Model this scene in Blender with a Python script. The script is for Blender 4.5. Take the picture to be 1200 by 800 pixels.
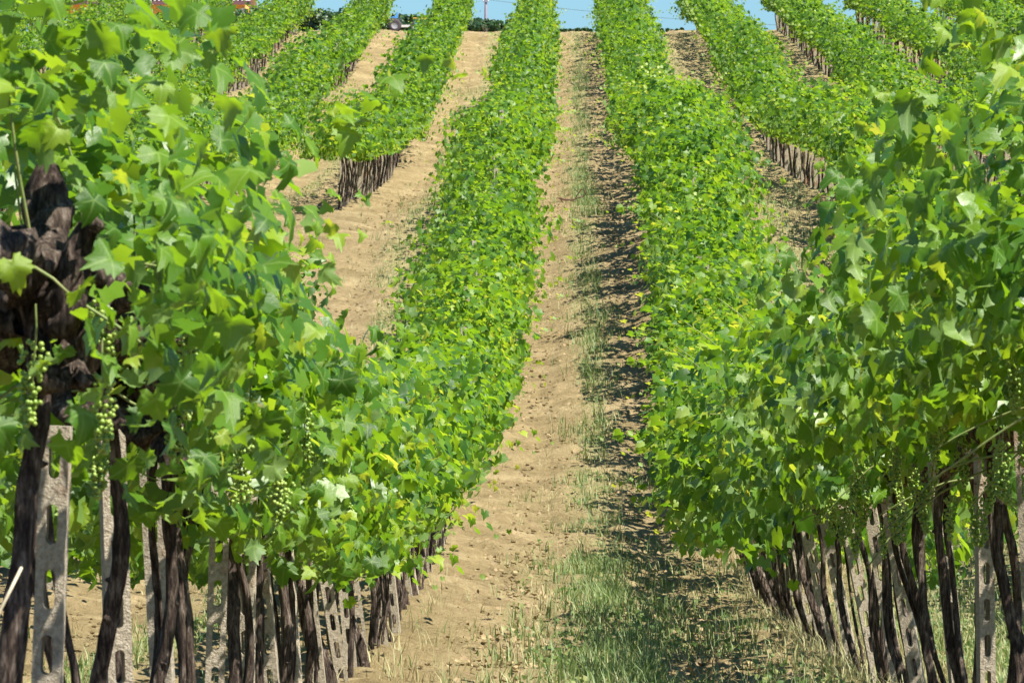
import bpy, math, random
import numpy as np
from mathutils import Vector, Matrix

S = bpy.context.scene
for o in list(bpy.data.objects):
    bpy.data.objects.remove(o)
R = math.radians
F = 7567.0            # focal length in photograph pixels (1200 wide)
XV, YH = 668.0, 300.0  # where the rows vanish / eye level, photograph pixels

# ------------------------------------------------------------------ camera
cam_d = bpy.data.cameras.new('camera')
cam = bpy.data.objects.new('camera', cam_d)
S.collection.objects.link(cam)
cam_d.sensor_width = 36.0
cam_d.lens = F * 36.0 / 1200.0
cam_d.clip_start, cam_d.clip_end = 0.5, 8000
cam.location = (0, 0, 0)
cam.rotation_euler = (R(90) - math.atan((400 - YH) / F), 0, math.atan((XV - 600) / F))
cam_d.dof.use_dof = True
cam_d.dof.focus_distance = 42.0
cam_d.dof.aperture_fstop = 34.0
S.camera = cam

# ------------------------------------------------------------------ light
SUN_EL, SUN_ROT = R(58), R(122)
w = bpy.data.worlds.new('World'); S.world = w; w.use_nodes = True
nt = w.node_tree; nt.nodes.clear()
sky = nt.nodes.new('ShaderNodeTexSky'); sky.sky_type = 'NISHITA'; sky.sun_disc = False
sky.sun_elevation = SUN_EL; sky.sun_rotation = SUN_ROT
sky.air_density = 1.2; sky.dust_density = 0.35; sky.ozone_density = 4.0; sky.altitude = 600
bg = nt.nodes.new('ShaderNodeBackground'); bg.inputs[1].default_value = 0.050
wo = nt.nodes.new('ShaderNodeOutputWorld')
tint = nt.nodes.new('ShaderNodeMix'); tint.data_type = 'RGBA'; tint.blend_type = 'MULTIPLY'; tint.inputs[0].default_value = 1.0
tint.inputs[7].default_value = (0.53, 0.87, 1.28, 1)      # the deep clear blue of this day
nt.links.new(sky.outputs[0], tint.inputs[6]); nt.links.new(tint.outputs[2], bg.inputs[0]); nt.links.new(bg.outputs[0], wo.inputs[0])
sd = bpy.data.lights.new('sun', 'SUN'); sd.energy = 5.0; sd.angle = R(0.55); sd.color = (1.0, 0.95, 0.86)
sun = bpy.data.objects.new('sun', sd); S.collection.objects.link(sun)
to_sun = Vector((math.cos(SUN_EL) * math.sin(SUN_ROT), math.cos(SUN_EL) * math.cos(SUN_ROT), math.sin(SUN_EL)))
sun.rotation_euler = to_sun.to_track_quat('Z', 'Y').to_euler()
S.view_settings.view_transform = 'Standard'; S.view_settings.look = 'None'
S.view_settings.exposure = 1.27; S.view_settings.gamma = 1
S.cycles.max_bounces = 8
S.cycles.transmission_bounces = 4; S.cycles.diffuse_bounces = 3; S.cycles.glossy_bounces = 2

# ------------------------------------------------------------------ helpers
COL = S.collection
def link(o, parent=None):
    COL.objects.link(o)
    if parent is not None: o.parent = parent
    return o
def tag(o, label=None, cat=None, group=None, kind=None):
    if label: o['label'] = label
    if cat: o['category'] = cat
    if group: o['group'] = group
    if kind: o['kind'] = kind
    return o
def empty(name, loc=(0, 0, 0), rz=0.0):
    o = bpy.data.objects.new(name, None); o.location = loc; o.rotation_euler = (0, 0, rz)
    o.empty_display_size = 0.1
    COL.objects.link(o); return o
def obj(name, me, parent=None, loc=(0, 0, 0), rot=(0, 0, 0), sc=(1, 1, 1)):
    o = bpy.data.objects.new(name, me); o.location = loc; o.rotation_euler = rot; o.scale = sc
    return link(o, parent)

def mesh_np(name, V, Fc, mats, matidx=None, attrs=None, smooth=True):
    """V (n,3); Fc: (m,3) or (m,4) array, or a list of such arrays"""
    fl = Fc if isinstance(Fc, list) else [Fc]
    fl = [np.asarray(f, np.int32) for f in fl if len(f)]
    me = bpy.data.meshes.new(name)
    V = np.asarray(V, np.float32)
    me.vertices.add(len(V)); me.vertices.foreach_set('co', V.ravel())
    loops = np.concatenate([f.ravel() for f in fl])
    sizes = np.concatenate([np.full(len(f), f.shape[1], np.int32) for f in fl])
    starts = np.concatenate([[0], np.cumsum(sizes)[:-1]]).astype(np.int32)
    me.loops.add(len(loops)); me.loops.foreach_set('vertex_index', loops)
    me.polygons.add(len(sizes)); me.polygons.foreach_set('loop_start', starts)
    me.polygons.foreach_set('loop_total', sizes)
    if matidx is not None: me.polygons.foreach_set('material_index', np.asarray(matidx, np.int32))
    me.polygons.foreach_set('use_smooth', np.full(len(sizes), smooth, bool))
    for m in (mats if isinstance(mats, (list, tuple)) else [mats]): me.materials.append(m)
    for k, a in (attrs or {}).items():
        at = me.attributes.new(k, 'FLOAT', 'POINT'); at.data.foreach_set('value', np.asarray(a, np.float32))
    me.update(calc_edges=True)
    return me

class Bag:
    """collects arrays of verts/faces into one mesh"""
    def __init__(s): s.V = []; s.T = []; s.Q = []; s.n = 0; s.mt = []; s.mq = []; s.A = []
    def add(s, V, Fc, mat=0, tone=0.5):
        V = np.asarray(V, float); Fc = np.asarray(Fc, np.int64)
        (s.T if Fc.shape[1] == 3 else s.Q).append(Fc + s.n)
        (s.mt if Fc.shape[1] == 3 else s.mq).append(np.full(len(Fc), mat))
        s.V.append(V); s.n += len(V)
        s.A.append(np.broadcast_to(np.asarray(tone, float), (len(V),)))
    def mesh(s, name, mats, smooth=True):
        fl = []; mi = []
        if s.T: fl.append(np.concatenate(s.T)); mi += s.mt
        if s.Q: fl.append(np.concatenate(s.Q)); mi += s.mq
        return mesh_np(name, np.concatenate(s.V), fl, mats, np.concatenate(mi), {'tone': np.concatenate(s.A)}, smooth)

def box_arrays(cx, cy, cz, sx, sy, sz):
    v = np.array([[x, y, z] for z in (-.5, .5) for y in (-.5, .5) for x in (-.5, .5)]) * [sx, sy, sz] + [cx, cy, cz]
    f = [[0, 2, 3, 1], [4, 5, 7, 6], [0, 1, 5, 4], [2, 6, 7, 3], [0, 4, 6, 2], [1, 3, 7, 5]]
    return v, f

def frames(P):
    P = np.asarray(P, float)
    T = np.gradient(P, axis=0); T /= np.linalg.norm(T, axis=1)[:, None] + 1e-9
    ref = np.array([0.0, 1.0, 0.0]) if abs(T[0][1]) < .8 else np.array([1.0, 0, 0])
    U = np.cross(T, ref); U /= np.linalg.norm(U, axis=1)[:, None] + 1e-9
    W = np.cross(T, U)
    return T, U, W
def tube(P, rad, ns=6, rough=0.0, rng=None, groove=0.0, twist=2.0, cap=True):
    P = np.asarray(P, float); n = len(P); rad = np.broadcast_to(rad, (n,)).astype(float)
    T, U, W = frames(P)
    th = np.linspace(0, 2 * math.pi, ns, endpoint=False)
    r = rad[:, None] * np.ones((n, ns))
    if rough:
        a = rng.normal(0, 1, (n, ns)); a = (a + np.roll(a, 1, 1) * .7 + np.vstack([a[:1], a[:-1]]) * .9) / 1.5
        r *= 1 + rough * a
    if groove:
        k = int(rng.integers(3, 6)); ph = rng.uniform(0, 6)
        tt = np.linspace(0, 1, n)[:, None]
        r *= 1 + groove * np.sin(k * th[None] + ph + twist * 6 * tt) + groove * .5 * np.sin((k * 2 + 1) * th[None] - ph + twist * 3 * tt)
    V = P[:, None] + U[:, None] * (np.cos(th)[None, :, None] * r[:, :, None]) + W[:, None] * (np.sin(th)[None, :, None] * r[:, :, None])
    V = V.reshape(-1, 3)
    i = np.arange(n - 1)[:, None] * ns; j = np.arange(ns)[None]
    j2 = (j + 1) % ns
    Q = np.stack([i + j, i + j2, i + ns + j2, i + ns + j], -1).reshape(-1, 4)
    if cap:
        V = np.vstack([V, P[-1] + T[-1] * rad[-1] * .6]); c = len(V) - 1; b = (n - 1) * ns
        Tq = np.stack([b + np.arange(ns), b + (np.arange(ns) + 1) % ns, np.full(ns, c)], -1)
        return V, Q, Tq
    return V, Q, None
def add_tube(bag, P, rad, ns=6, mat=0, tone=.5, **k):
    V, Q, T = tube(P, rad, ns, **k)
    n0 = bag.n
    bag.add(V, Q, mat, tone)
    if T is not None:
        bag.T.append(T + n0); bag.mt.append(np.full(len(T), mat))

_lat = np.random.default_rng(5).random((256, 256))
def vnoise(x, y):
    xi = np.floor(x).astype(int); yi = np.floor(y).astype(int); fx = x - xi; fy = y - yi
    fx = fx * fx * (3 - 2 * fx); fy = fy * fy * (3 - 2 * fy)
    g = lambda a, b: _lat[a & 255, b & 255]
    return (g(xi, yi) * (1 - fx) + g(xi + 1, yi) * fx) * (1 - fy) + (g(xi, yi + 1) * (1 - fx) + g(xi + 1, yi + 1) * fx) * fy
def fbm(x, y, o=4):
    a = 0; s = 1; t = 0
    for k in range(o): a = a + s * vnoise(x * 2 ** k + 17 * k, y * 2 ** k + 31 * k); t += s; s *= .5
    return a / t
sstep = lambda a, b, x: (lambda t: t * t * (3 - 2 * t))(np.clip((np.asarray(x, float) - a) / (b - a), 0, 1))

# ------------------------------------------------------------------ terrain
LT = [(12, 925), (15.7, 915), (20, 903), (25, 890), (30, 865), (36, 815), (41.5, 775), (47, 735), (52, 698), (60, 655), (70, 595),
      (79, 530), (92, 415), (100, 350), (108, 290), (115, 255), (126, 238), (140, 228), (154, 208), (165, 172), (180, 130), (192, 114),
      (204, 104), (215, 84), (225, 62), (234, 46), (242, 40), (250, 39.6), (262, 39.0), (280, 38.2), (300, 37.6)]
RT = [(12, 925), (15.7, 915), (20, 903), (25, 890), (30, 868), (36, 822), (41.5, 785), (47, 762), (52, 745), (57, 730), (62, 695),
      (70, 600), (78, 515), (90, 375), (97, 300), (103, 264), (109, 246), (125, 225), (140, 208), (152, 192), (160, 162), (168, 135),
      (180, 112), (190, 97), (205, 80), (218, 60), (230, 46), (240, 40), (250, 39.6), (262, 39.0), (280, 38.2), (300, 37.6)]
_Y = np.arange(-40, 420, .5)
def prof(tab):
    a = np.array(tab, float); z = (YH - a[:, 1]) / F * a[:, 0]
    ys = np.concatenate([[-40, 0], a[:, 0], [320, 360, 420]])
    zs = np.concatenate([[-.9, -1.25], z, [z[-1] - .1, z[-1] - .8, z[-1] - 2.0]])
    v = np.interp(_Y, ys, zs)
    k = np.exp(-.5 * (np.arange(-8, 9) * .5 / 1.5) ** 2); k /= k.sum()
    return np.convolve(np.pad(v, 8, mode='edge'), k, 'valid')
PL, PR = prof(LT), prof(RT)
def ground_z(x, y):
    x = np.asarray(x, float); y = np.asarray(y, float)
    t = sstep(-2.2, 2.8, x)
    return np.interp(y, _Y, PL) * (1 - t) + np.interp(y, _Y, PR) * t
ROWS = {-k: 0.267 - (k - .5) * 3.0 for k in range(1, 8)}
ROWS.update({k: 0.267 + (k - .5) * 3.0 for k in range(1, 7)})
def lane_u(x): return (np.asarray(x, float) - 0.267 + 1.5) % 3.0 - 1.5     # metres from the middle of its lane
def weediness(x, y):
    u = lane_u(x); x = np.asarray(x, float)
    n = fbm(x * .9 + 9, y * .35); n2 = fbm(x * 2.2 + 3, y * .8 + 40)
    strip = np.exp(-((u - .02 - .18 * (vnoise(y * .13, x * 0) - .5)) / .2) ** 2) * sstep(.30, .55, n2 * .55 + n * .5) * 1.3
    base = .10 * sstep(.5, .7, n)
    near = sstep(86, 50, y) * sstep(-.75, -.1, x + .35 * (n - .5)) * (.05 + .75 * sstep(.44, .62, n2))
    right = sstep(2.2, 3.2, x) * sstep(115, 70, y) * .9
    bench = (np.exp(-((y - 112) / 5) ** 2) + np.exp(-((y - 96) / 6) ** 2)) * (x > 1.9) * .9 * sstep(.35, .6, n2)
    bl = np.exp(-((y - 106) / 5) ** 2) * np.exp(-((x + 2.1) / 1.0) ** 2) * .8 + np.exp(-((y - 196) / 6) ** 2) * (x < -3) * .6
    rt = (x > 2) * (y > 120) * .25
    return np.clip(strip + base + near + right + bench + bl + rt, 0, 1)

# ------------------------------------------------------------------ materials
def new_mat(name):
    m = bpy.data.materials.new(name); m.use_nodes = True
    n = m.node_tree; p = n.nodes['Principled BSDF']; return m, n, p
def N(n, t, **kw):
    o = n.nodes.new(t)
    for k, v in kw.items(): setattr(o, k, v)
    return o
def ramp(n, stops):
    r = N(n, 'ShaderNodeValToRGB'); e = r.color_ramp.elements
    while len(e) < len(stops): e.new(.5)
    for a, (p, c) in zip(e, stops): a.position = p; a.color = (*c, 1)
    return r
def noise(n, scale, detail=4, rough=.6, coord='Object', vec=(1, 1, 1)):
    tc = N(n, 'ShaderNodeTexCoord'); mp = N(n, 'ShaderNodeMapping'); mp.inputs['Scale'].default_value = vec
    t = N(n, 'ShaderNodeTexNoise'); t.inputs['Scale'].default_value = scale
    t.inputs['Detail'].default_value = detail; t.inputs['Roughness'].default_value = rough
    n.links.new(tc.outputs[coord], mp.inputs[0]); n.links.new(mp.outputs[0], t.inputs['Vector']); return t
def bump(n, p, src, strength, dist):
    b = N(n, 'ShaderNodeBump'); b.inputs['Strength'].default_value = strength; b.inputs['Distance'].default_value = dist
    n.links.new(src, b.inputs['Height']); n.links.new(b.outputs[0], p.inputs['Normal']); return b

def leaf_material(name, stops, trans_stops, tmix=.34, rough=.40, spec=.38, vein=True):
    m, n, p = new_mat(name)
    at = N(n, 'ShaderNodeAttribute', attribute_name='tone'); oi = N(n, 'ShaderNodeObjectInfo')
    sh = N(n, 'ShaderNodeMath', operation='MULTIPLY_ADD'); sh.inputs[1].default_value = .22
    sub = N(n, 'ShaderNodeMath', operation='SUBTRACT'); sub.inputs[1].default_value = .5
    n.links.new(oi.outputs['Random'], sub.inputs[0]); n.links.new(sub.outputs[0], sh.inputs[0]); n.links.new(at.outputs['Fac'], sh.inputs[2])
    r1 = ramp(n, stops); r2 = ramp(n, trans_stops)
    n.links.new(sh.outputs[0], r1.inputs[0]); n.links.new(sh.outputs[0], r2.inputs[0])
    # the underside of a vine leaf is paler and greyer
    geo = N(n, 'ShaderNodeNewGeometry'); mx = N(n, 'ShaderNodeMix', data_type='RGBA')
    pale = N(n, 'ShaderNodeMix', data_type='RGBA'); pale.inputs[0].default_value = .4; pale.inputs[7].default_value = (.22, .30, .13, 1)
    n.links.new(r1.outputs[0], pale.inputs[6]); n.links.new(geo.outputs['Backfacing'], mx.inputs[0])
    n.links.new(r1.outputs[0], mx.inputs[6]); n.links.new(pale.outputs[2], mx.inputs[7])
    col = mx.outputs[2]
    if vein:
        va = N(n, 'ShaderNodeAttribute', attribute_name='vein'); pw = N(n, 'ShaderNodeMath', operation='POWER'); pw.inputs[1].default_value = 7
        ml = N(n, 'ShaderNodeMath', operation='MULTIPLY'); ml.inputs[1].default_value = .55
        n.links.new(va.outputs['Fac'], pw.inputs[0]); n.links.new(pw.outputs[0], ml.inputs[0])
        vm = N(n, 'ShaderNodeMix', data_type='RGBA'); vm.inputs[7].default_value = (.30, .42, .12, 1)
        n.links.new(ml.outputs[0], vm.inputs[0]); n.links.new(col, vm.inputs[6]); col = vm.outputs[2]
    if vein:   # browned blotches here and there
        bn = noise(n, 16, 3, .6); br = ramp(n, [(.64, (0, 0, 0)), (.72, (1, 1, 1))]); n.links.new(bn.outputs[0], br.inputs[0])
        bm = N(n, 'ShaderNodeMix', data_type='RGBA'); bm.inputs[7].default_value = (.24, .19, .04, 1)
        bl = N(n, 'ShaderNodeMath', operation='MULTIPLY'); bl.inputs[1].default_value = .55
        n.links.new(br.outputs[0], bl.inputs[0]); n.links.new(bl.outputs[0], bm.inputs[0]); n.links.new(col, bm.inputs[6]); col = bm.outputs[2]
    n.links.new(col, p.inputs['Base Color']); p.inputs['Roughness'].default_value = rough
    p.inputs['Specular IOR Level'].default_value = spec
    tr = N(n, 'ShaderNodeBsdfTranslucent'); n.links.new(r2.outputs[0], tr.inputs[0])
    ms = N(n, 'ShaderNodeMixShader'); ms.inputs[0].default_value = tmix
    n.links.new(p.outputs[0], ms.inputs[1]); n.links.new(tr.outputs[0], ms.inputs[2])
    n.links.new(ms.outputs[0], n.nodes['Material Output'].inputs['Surface'])
    t = noise(n, 30, 3, .6); bump(n, p, t.outputs[0], .25, .01)
    return m
VSTOP = [(0, (.022, .066, .006)), (.35, (.050, .128, .007)), (.7, (.110, .205, .009)), (1, (.25, .33, .03))]
VTR = [(0, (.14, .32, .01)), (.35, (.30, .55, .01)), (.7, (.50, .72, .02)), (1, (.85, .86, .06))]
M_LEAF = leaf_material('vine_leaf', VSTOP, VTR)
M_LEAF_FAR = leaf_material('vine_leaf_far', VSTOP, VTR, tmix=.36, rough=.46, spec=.3, vein=False)
M_HEDGE = leaf_material('hedge_leaf', [(0, (.02, .055, .022)), (.5, (.035, .085, .03)), (1, (.08, .14, .03))],
                        [(0, (.03, .09, .02)), (1, (.1, .2, .03))], tmix=.2, rough=.4, vein=False)
M_GRASS = leaf_material('grass_blade', [(0, (.055, .115, .02)), (.5, (.11, .175, .035)), (1, (.32, .30, .11))],
                        [(0, (.15, .26, .05)), (1, (.3, .38, .1))], tmix=.3, rough=.55, vein=False)
M_STRAW = leaf_material('dry_grass_blade', [(0, (.28, .22, .10)), (.5, (.42, .34, .16)), (1, (.55, .46, .25))],
                        [(0, (.3, .24, .1)), (1, (.5, .42, .2))], tmix=.25, rough=.6, vein=False)

def m_bark():
    m, n, p = new_mat('vine_bark')
    a = noise(n, 75, 8, .75, vec=(1, 1, .16)); b = noise(n, 7, 4, .6)
    r = ramp(n, [(.33, (.015, .010, .009)), (.46, (.060, .042, .034)), (.56, (.16, .12, .09)), (.67, (.38, .31, .26))])
    mx = N(n, 'ShaderNodeMath', operation='MULTIPLY_ADD'); mx.inputs[1].default_value = .35
    sb = N(n, 'ShaderNodeMath', operation='SUBTRACT'); sb.inputs[1].default_value = .5
    n.links.new(b.outputs[0], sb.inputs[0]); n.links.new(sb.outputs[0], mx.inputs[0]); n.links.new(a.outputs[0], mx.inputs[2])
    n.links.new(mx.outputs[0], r.inputs[0]); n.links.new(r.outputs[0], p.inputs['Base Color'])
    p.inputs['Roughness'].default_value = .95; p.inputs['Specular IOR Level'].default_value = .15
    bump(n, p, a.outputs[0], 1.0, .03); return m
M_BARK = m_bark()
def plain(name, c1, c2, scale, rough=.8, bs=.3, bd=.01, detail=4, vec=(1, 1, 1), p0=.35, p1=.65):
    m, n, p = new_mat(name); t = noise(n, scale, detail, .65, vec=vec)
    r = ramp(n, [(p0, c1), (p1, c2)]); n.links.new(t.outputs[0], r.inputs[0]); n.links.new(r.outputs[0], p.inputs['Base Color'])
    p.inputs['Roughness'].default_value = rough
    if bs: bump(n, p, t.outputs[0], bs, bd)
    return m
M_CANE = plain('green_cane', (.12, .18, .04), (.20, .21, .06), 18, .6)
M_BERRY = plain('grape_skin', (.15, .26, .03), (.27, .36, .06), 8, .35, 0)
M_BERRY.node_tree.nodes['Principled BSDF'].inputs['Subsurface Weight'].default_value = .25
M_BERRY.node_tree.nodes['Principled BSDF'].inputs['Subsurface Radius'].default_value = (.01, .012, .004)
M_DRY = plain('dry_wood', (.05, .022, .014), (.12, .05, .03), 20, .85)
M_PALE = plain('pale_stick', (.5, .42, .26), (.68, .6, .42), 20, .8)

def m_concrete():
    m, n, p = new_mat('weathered_concrete')
    a = noise(n, 60, 6, .7); b = noise(n, 3.2, 4, .6); c = noise(n, 170, 3, .6)
    r = ramp(n, [(.3, (.22, .18, .125)), (.5, (.40, .335, .24)), (.7, (.56, .49, .37))])
    n.links.new(a.outputs[0], r.inputs[0])
    rr = ramp(n, [(.56, (0, 0, 0)), (.66, (1, 1, 1))]); n.links.new(b.outputs[0], rr.inputs[0])
    mx = N(n, 'ShaderNodeMix', data_type='RGBA'); mx.inputs[7].default_value = (.30, .11, .035, 1)
    ml = N(n, 'ShaderNodeMath', operation='MULTIPLY'); ml.inputs[1].default_value = .7
    n.links.new(rr.outputs[0], ml.inputs[0]); n.links.new(ml.outputs[0], mx.inputs[0]); n.links.new(r.outputs[0], mx.inputs[6])
    n.links.new(mx.outputs[2], p.inputs['Base Color']); p.inputs['Roughness'].default_value = .92
    ad = N(n, 'ShaderNodeMath', operation='ADD'); n.links.new(a.outputs[0], ad.inputs[0]); n.links.new(c.outputs[0], ad.inputs[1])
    bump(n, p, ad.outputs[0], .9, .012); return m
M_CONC = m_concrete()

def m_soil():
    m, n, p = new_mat('clay_soil')
    a = noise(n, 1.1, 8, .7, vec=(1, .8, 1)); b = noise(n, 14, 6, .75); c = noise(n, 55, 4, .7)
    r = ramp(n, [(.34, (.16, .118, .056)), (.5, (.30, .226, .112)), (.64, (.45, .35, .19))])
    av = N(n, 'ShaderNodeMath', operation='MULTIPLY_ADD'); av.inputs[1].default_value = .62
    hv = N(n, 'ShaderNodeMath', operation='MULTIPLY'); hv.inputs[1].default_value = .38
    n.links.new(b.outputs[0], hv.inputs[0]); n.links.new(a.outputs[0], av.inputs[0]); n.links.new(hv.outputs[0], av.inputs[2])
    n.links.new(av.outputs[0], r.inputs[0])
    wd = N(n, 'ShaderNodeAttribute', attribute_name='weed')
    gr = ramp(n, [(.35, (.15, .17, .06)), (.5, (.30, .27, .12)), (.66, (.46, .38, .2))]); n.links.new(b.outputs[0], gr.inputs[0])
    mx = N(n, 'ShaderNodeMix', data_type='RGBA'); ml = N(n, 'ShaderNodeMath', operation='MULTIPLY'); ml.inputs[1].default_value = .8
    n.links.new(wd.outputs['Fac'], ml.inputs[0]); n.links.new(ml.outputs[0], mx.inputs[0])
    n.links.new(r.outputs[0], mx.inputs[6]); n.links.new(gr.outputs[0], mx.inputs[7]); n.links.new(mx.outputs[2], p.inputs['Base Color'])
    p.inputs['Roughness'].default_value = 1; p.inputs['Specular IOR Level'].default_value = .1
    ad = N(n, 'ShaderNodeMath', operation='ADD'); n.links.new(b.outputs[0], ad.inputs[0]); n.links.new(c.outputs[0], ad.inputs[1])
    bump(n, p, ad.outputs[0], .9, .05); return m
M_SOIL = m_soil()

# ------------------------------------------------------------------ the ground, one sheet to the horizon
def build_ground():
    xs = np.concatenate([[-1500, -700, -300, -150, -90, -60, -45, -36], np.arange(-30, -8, .6), np.arange(-8, -3.4, .22), np.arange(-3.4, 4.2, .085),
                         np.arange(4.2, 9, .22), np.arange(9, 26, .6), [30, 40, 60, 90, 150, 300, 700, 1500]])
    ys = np.concatenate([[-300, -100, -40, -20], np.arange(-10, 28, .5), np.arange(28, 110, .11), np.arange(110, 262, .16),
                         np.arange(262, 300, 2), [310, 330, 360, 420, 600, 1000, 2000, 4000]])
    X, Y = np.meshgrid(xs, ys)
    Z = ground_z(X, Y)
    Z = Z - sstep(420, 1500, Y) * 12 - sstep(60, 600, np.abs(X)) * 6
    det = sstep(40, 20, np.abs(X)) * sstep(-10, 10, Y) * sstep(300, 262, Y)
    u = lane_u(X)
    Z += det * ((fbm(X * .7, Y * .5) - .5) * .16 + (fbm(X * 1.0 + 5, Y * 2.4, 3) - .5) * .12
                + (fbm(X * 5 + 50, Y * 5, 2) - .5) * .095 + (vnoise(X * 13, Y * 11) - .5) * .06
                - .05 * np.exp(-((np.abs(u) - .62) / .22) ** 2) + .05 * sstep(1.0, 1.5, np.abs(u)))
    W = weediness(X, Y)
    ny, nx = X.shape
    i = np.arange(ny - 1)[:, None] * nx; j = np.arange(nx - 1)[None]
    Q = np.stack([i + j, i + j + 1, i + nx + j + 1, i + nx + j], -1).reshape(-1, 4)
    me = mesh_np('ground', np.stack([X, Y, Z], -1).reshape(-1, 3), Q, M_SOIL, attrs={'weed': W.ravel()})
    o = obj('ground', me); tag(o, 'bare tan clay soil climbing the hill in terraced steps between the vine rows', kind='structure')
build_ground()

# ------------------------------------------------------------------ leaf templates: x across, y to the tip, z out of the blade
def leaf_hi(seed):
    rg = np.random.default_rng(seed)
    tips = [-135, -72, 0, 72, 135]; tl = [.42, .55, .62, .55, .42]
    # outline: per lobe a tip with two teeth each side, sinuses between
    out = []
    for k, (a, l) in enumerate(zip(tips, tl)):
        nxt = tips[k + 1] if k < 4 else 225; ln = tl[k + 1] if k < 4 else .42
        mid = (a + nxt) / 2; half = (nxt - a) / 2
        sin_r = (.40 if k < 4 else .13) * (1 + rg.normal(0, .08))
        out.append((a, l * (1 + rg.normal(0, .06)), 1))
        out.append((a + half * .28, l * .80 + rg.normal(0, .015), 0)); out.append((a + half * .50, l * .87 + rg.normal(0, .02), 0))
        out.append((mid, sin_r, 0))
        out.append((nxt - half * .50, ln * .87 + rg.normal(0, .02), 0)); out.append((nxt - half * .28, ln * .80 + rg.normal(0, .015), 0))
    V = [(0, 0, 0)]; vein = [1]
    cup = rg.uniform(-.85, .25); fold = rg.uniform(.1, .75); ph1, ph2 = rg.uniform(0, 6, 2)
    def P(a, r, isv):
        t = math.radians(a); x, y = r * math.sin(t), r * math.cos(t)
        z = cup * r * r * 1.6 + fold * abs(x) * .5 - .35 * max(0, y) ** 2 + (0 if isv else .045 * math.sin(a * .21 + seed)) + .16 * r * math.sin(math.radians(a) * 2 + ph1) + .10 * r * math.sin(math.radians(a) * 3 + ph2) + (-.04 if isv else 0) * r
        return (x, y + .02, z)
    nm = 10
    for k in range(nm):
        a = tips[k // 2] if k % 2 == 0 else (tips[k // 2] + (tips[k // 2 + 1] if k // 2 < 4 else 225)) / 2
        V.append(P(a, .27 if k % 2 == 0 else (.2 if k < 9 else .06), k % 2 == 0)); vein.append(1 if k % 2 == 0 else 0)
    for a, r, v in out: V.append(P(a, r, v)); vein.append(v)
    T = []
    for k in range(nm):
        T.append((0, 1 + (k + 1) % nm, 1 + k))
        o0 = 11 + k * 3
        idx = [11 + (k * 3 + q) % 30 for q in range(4)]
        T += [(1 + k, idx[1], idx[0]), (1 + k, idx[2], idx[1]), (1 + k, 1 + (k + 1) % nm, idx[2]), (1 + (k + 1) % nm, idx[3], idx[2])]
    V = np.array(V); T = np.array(T)
    # face up (+z)
    n = np.cross(V[T[:, 1]] - V[T[:, 0]], V[T[:, 2]] - V[T[:, 0]])[:, 2]
    T[n < 0] = T[n < 0][:, ::-1]
    return V, T, np.array(vein, float)
def leaf_mid(seed):
    rg = np.random.default_rng(seed + 50)
    rim = [(-160, .36), (-118, .50), (-92, .40), (-60, .56), (-32, .43), (0, .62), (32, .43), (60, .56), (92, .40), (118, .50), (160, .36)]
    fold = rg.uniform(.1, .5); cup = rg.uniform(-.4, .1)
    V = [(0, 0, 0)]
    for a, r in rim:
        r *= 1 + rg.normal(0, .05); t = math.radians(a); x, y = r * math.sin(t), r * math.cos(t)
        V.append((x, y, fold * abs(x) * .6 + cup * r * r - .3 * max(0, y) ** 2))
    T = [(0, k + 2, k + 1) for k in range(len(rim) - 1)]
    return np.array(V), np.array(T), np.zeros(len(V))
def leaf_lo(seed):
    rg = np.random.default_rng(seed + 90)
    f = rg.uniform(.1, .4)
    V = [(0, -.25, 0), (-.5, -.12, f * .4), (-.36, .34, f * .3), (0, .58, -.12), (.36, .34, f * .3), (.5, -.12, f * .4)]
    return np.array(V), np.array([(0, 2, 1), (0, 3, 2), (0, 4, 3), (0, 5, 4)]), np.zeros(6)
HI = [leaf_hi(s) for s in range(6)]; MID = [leaf_mid(s) for s in range(5)]; LO = [leaf_lo(s) for s in range(4)]

def leaf_axes(Nn, Tp):
    Nn = Nn / (np.linalg.norm(Nn, axis=1)[:, None] + 1e-9)
    Tp = Tp - Nn * np.sum(Tp * Nn, 1)[:, None]; Tp /= np.linalg.norm(Tp, axis=1)[:, None] + 1e-9
    X = np.cross(Tp, Nn)
    return X, Tp, Nn
def leaves_arrays(P, Nn, Tp, size, tone, templates, rg):
    X, Y, Z = leaf_axes(Nn, Tp)
    Vs, Ts, As, Ve = [], [], [], []; n0 = 0
    pick = rg.integers(0, len(templates), len(P))
    for t, (tv, tf, ve) in enumerate(templates):
        s = np.where(pick == t)[0]
        if not len(s): continue
        V = P[s][:, None] + size[s][:, None, None] * (X[s][:, None] * tv[None, :, 0:1] + Y[s][:, None] * tv[None, :, 1:2] + Z[s][:, None] * tv[None, :, 2:3])
        k = len(tv)
        T = (tf[None] + (np.arange(len(s)) * k)[:, None, None] + n0).reshape(-1, 3)
        Vs.append(V.reshape(-1, 3)); Ts.append(T); As.append(np.repeat(tone[s], k)); Ve.append(np.tile(ve, len(s))); n0 += len(s) * k
    return np.concatenate(Vs), np.concatenate(Ts), np.concatenate(As), np.concatenate(Ve)

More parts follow.
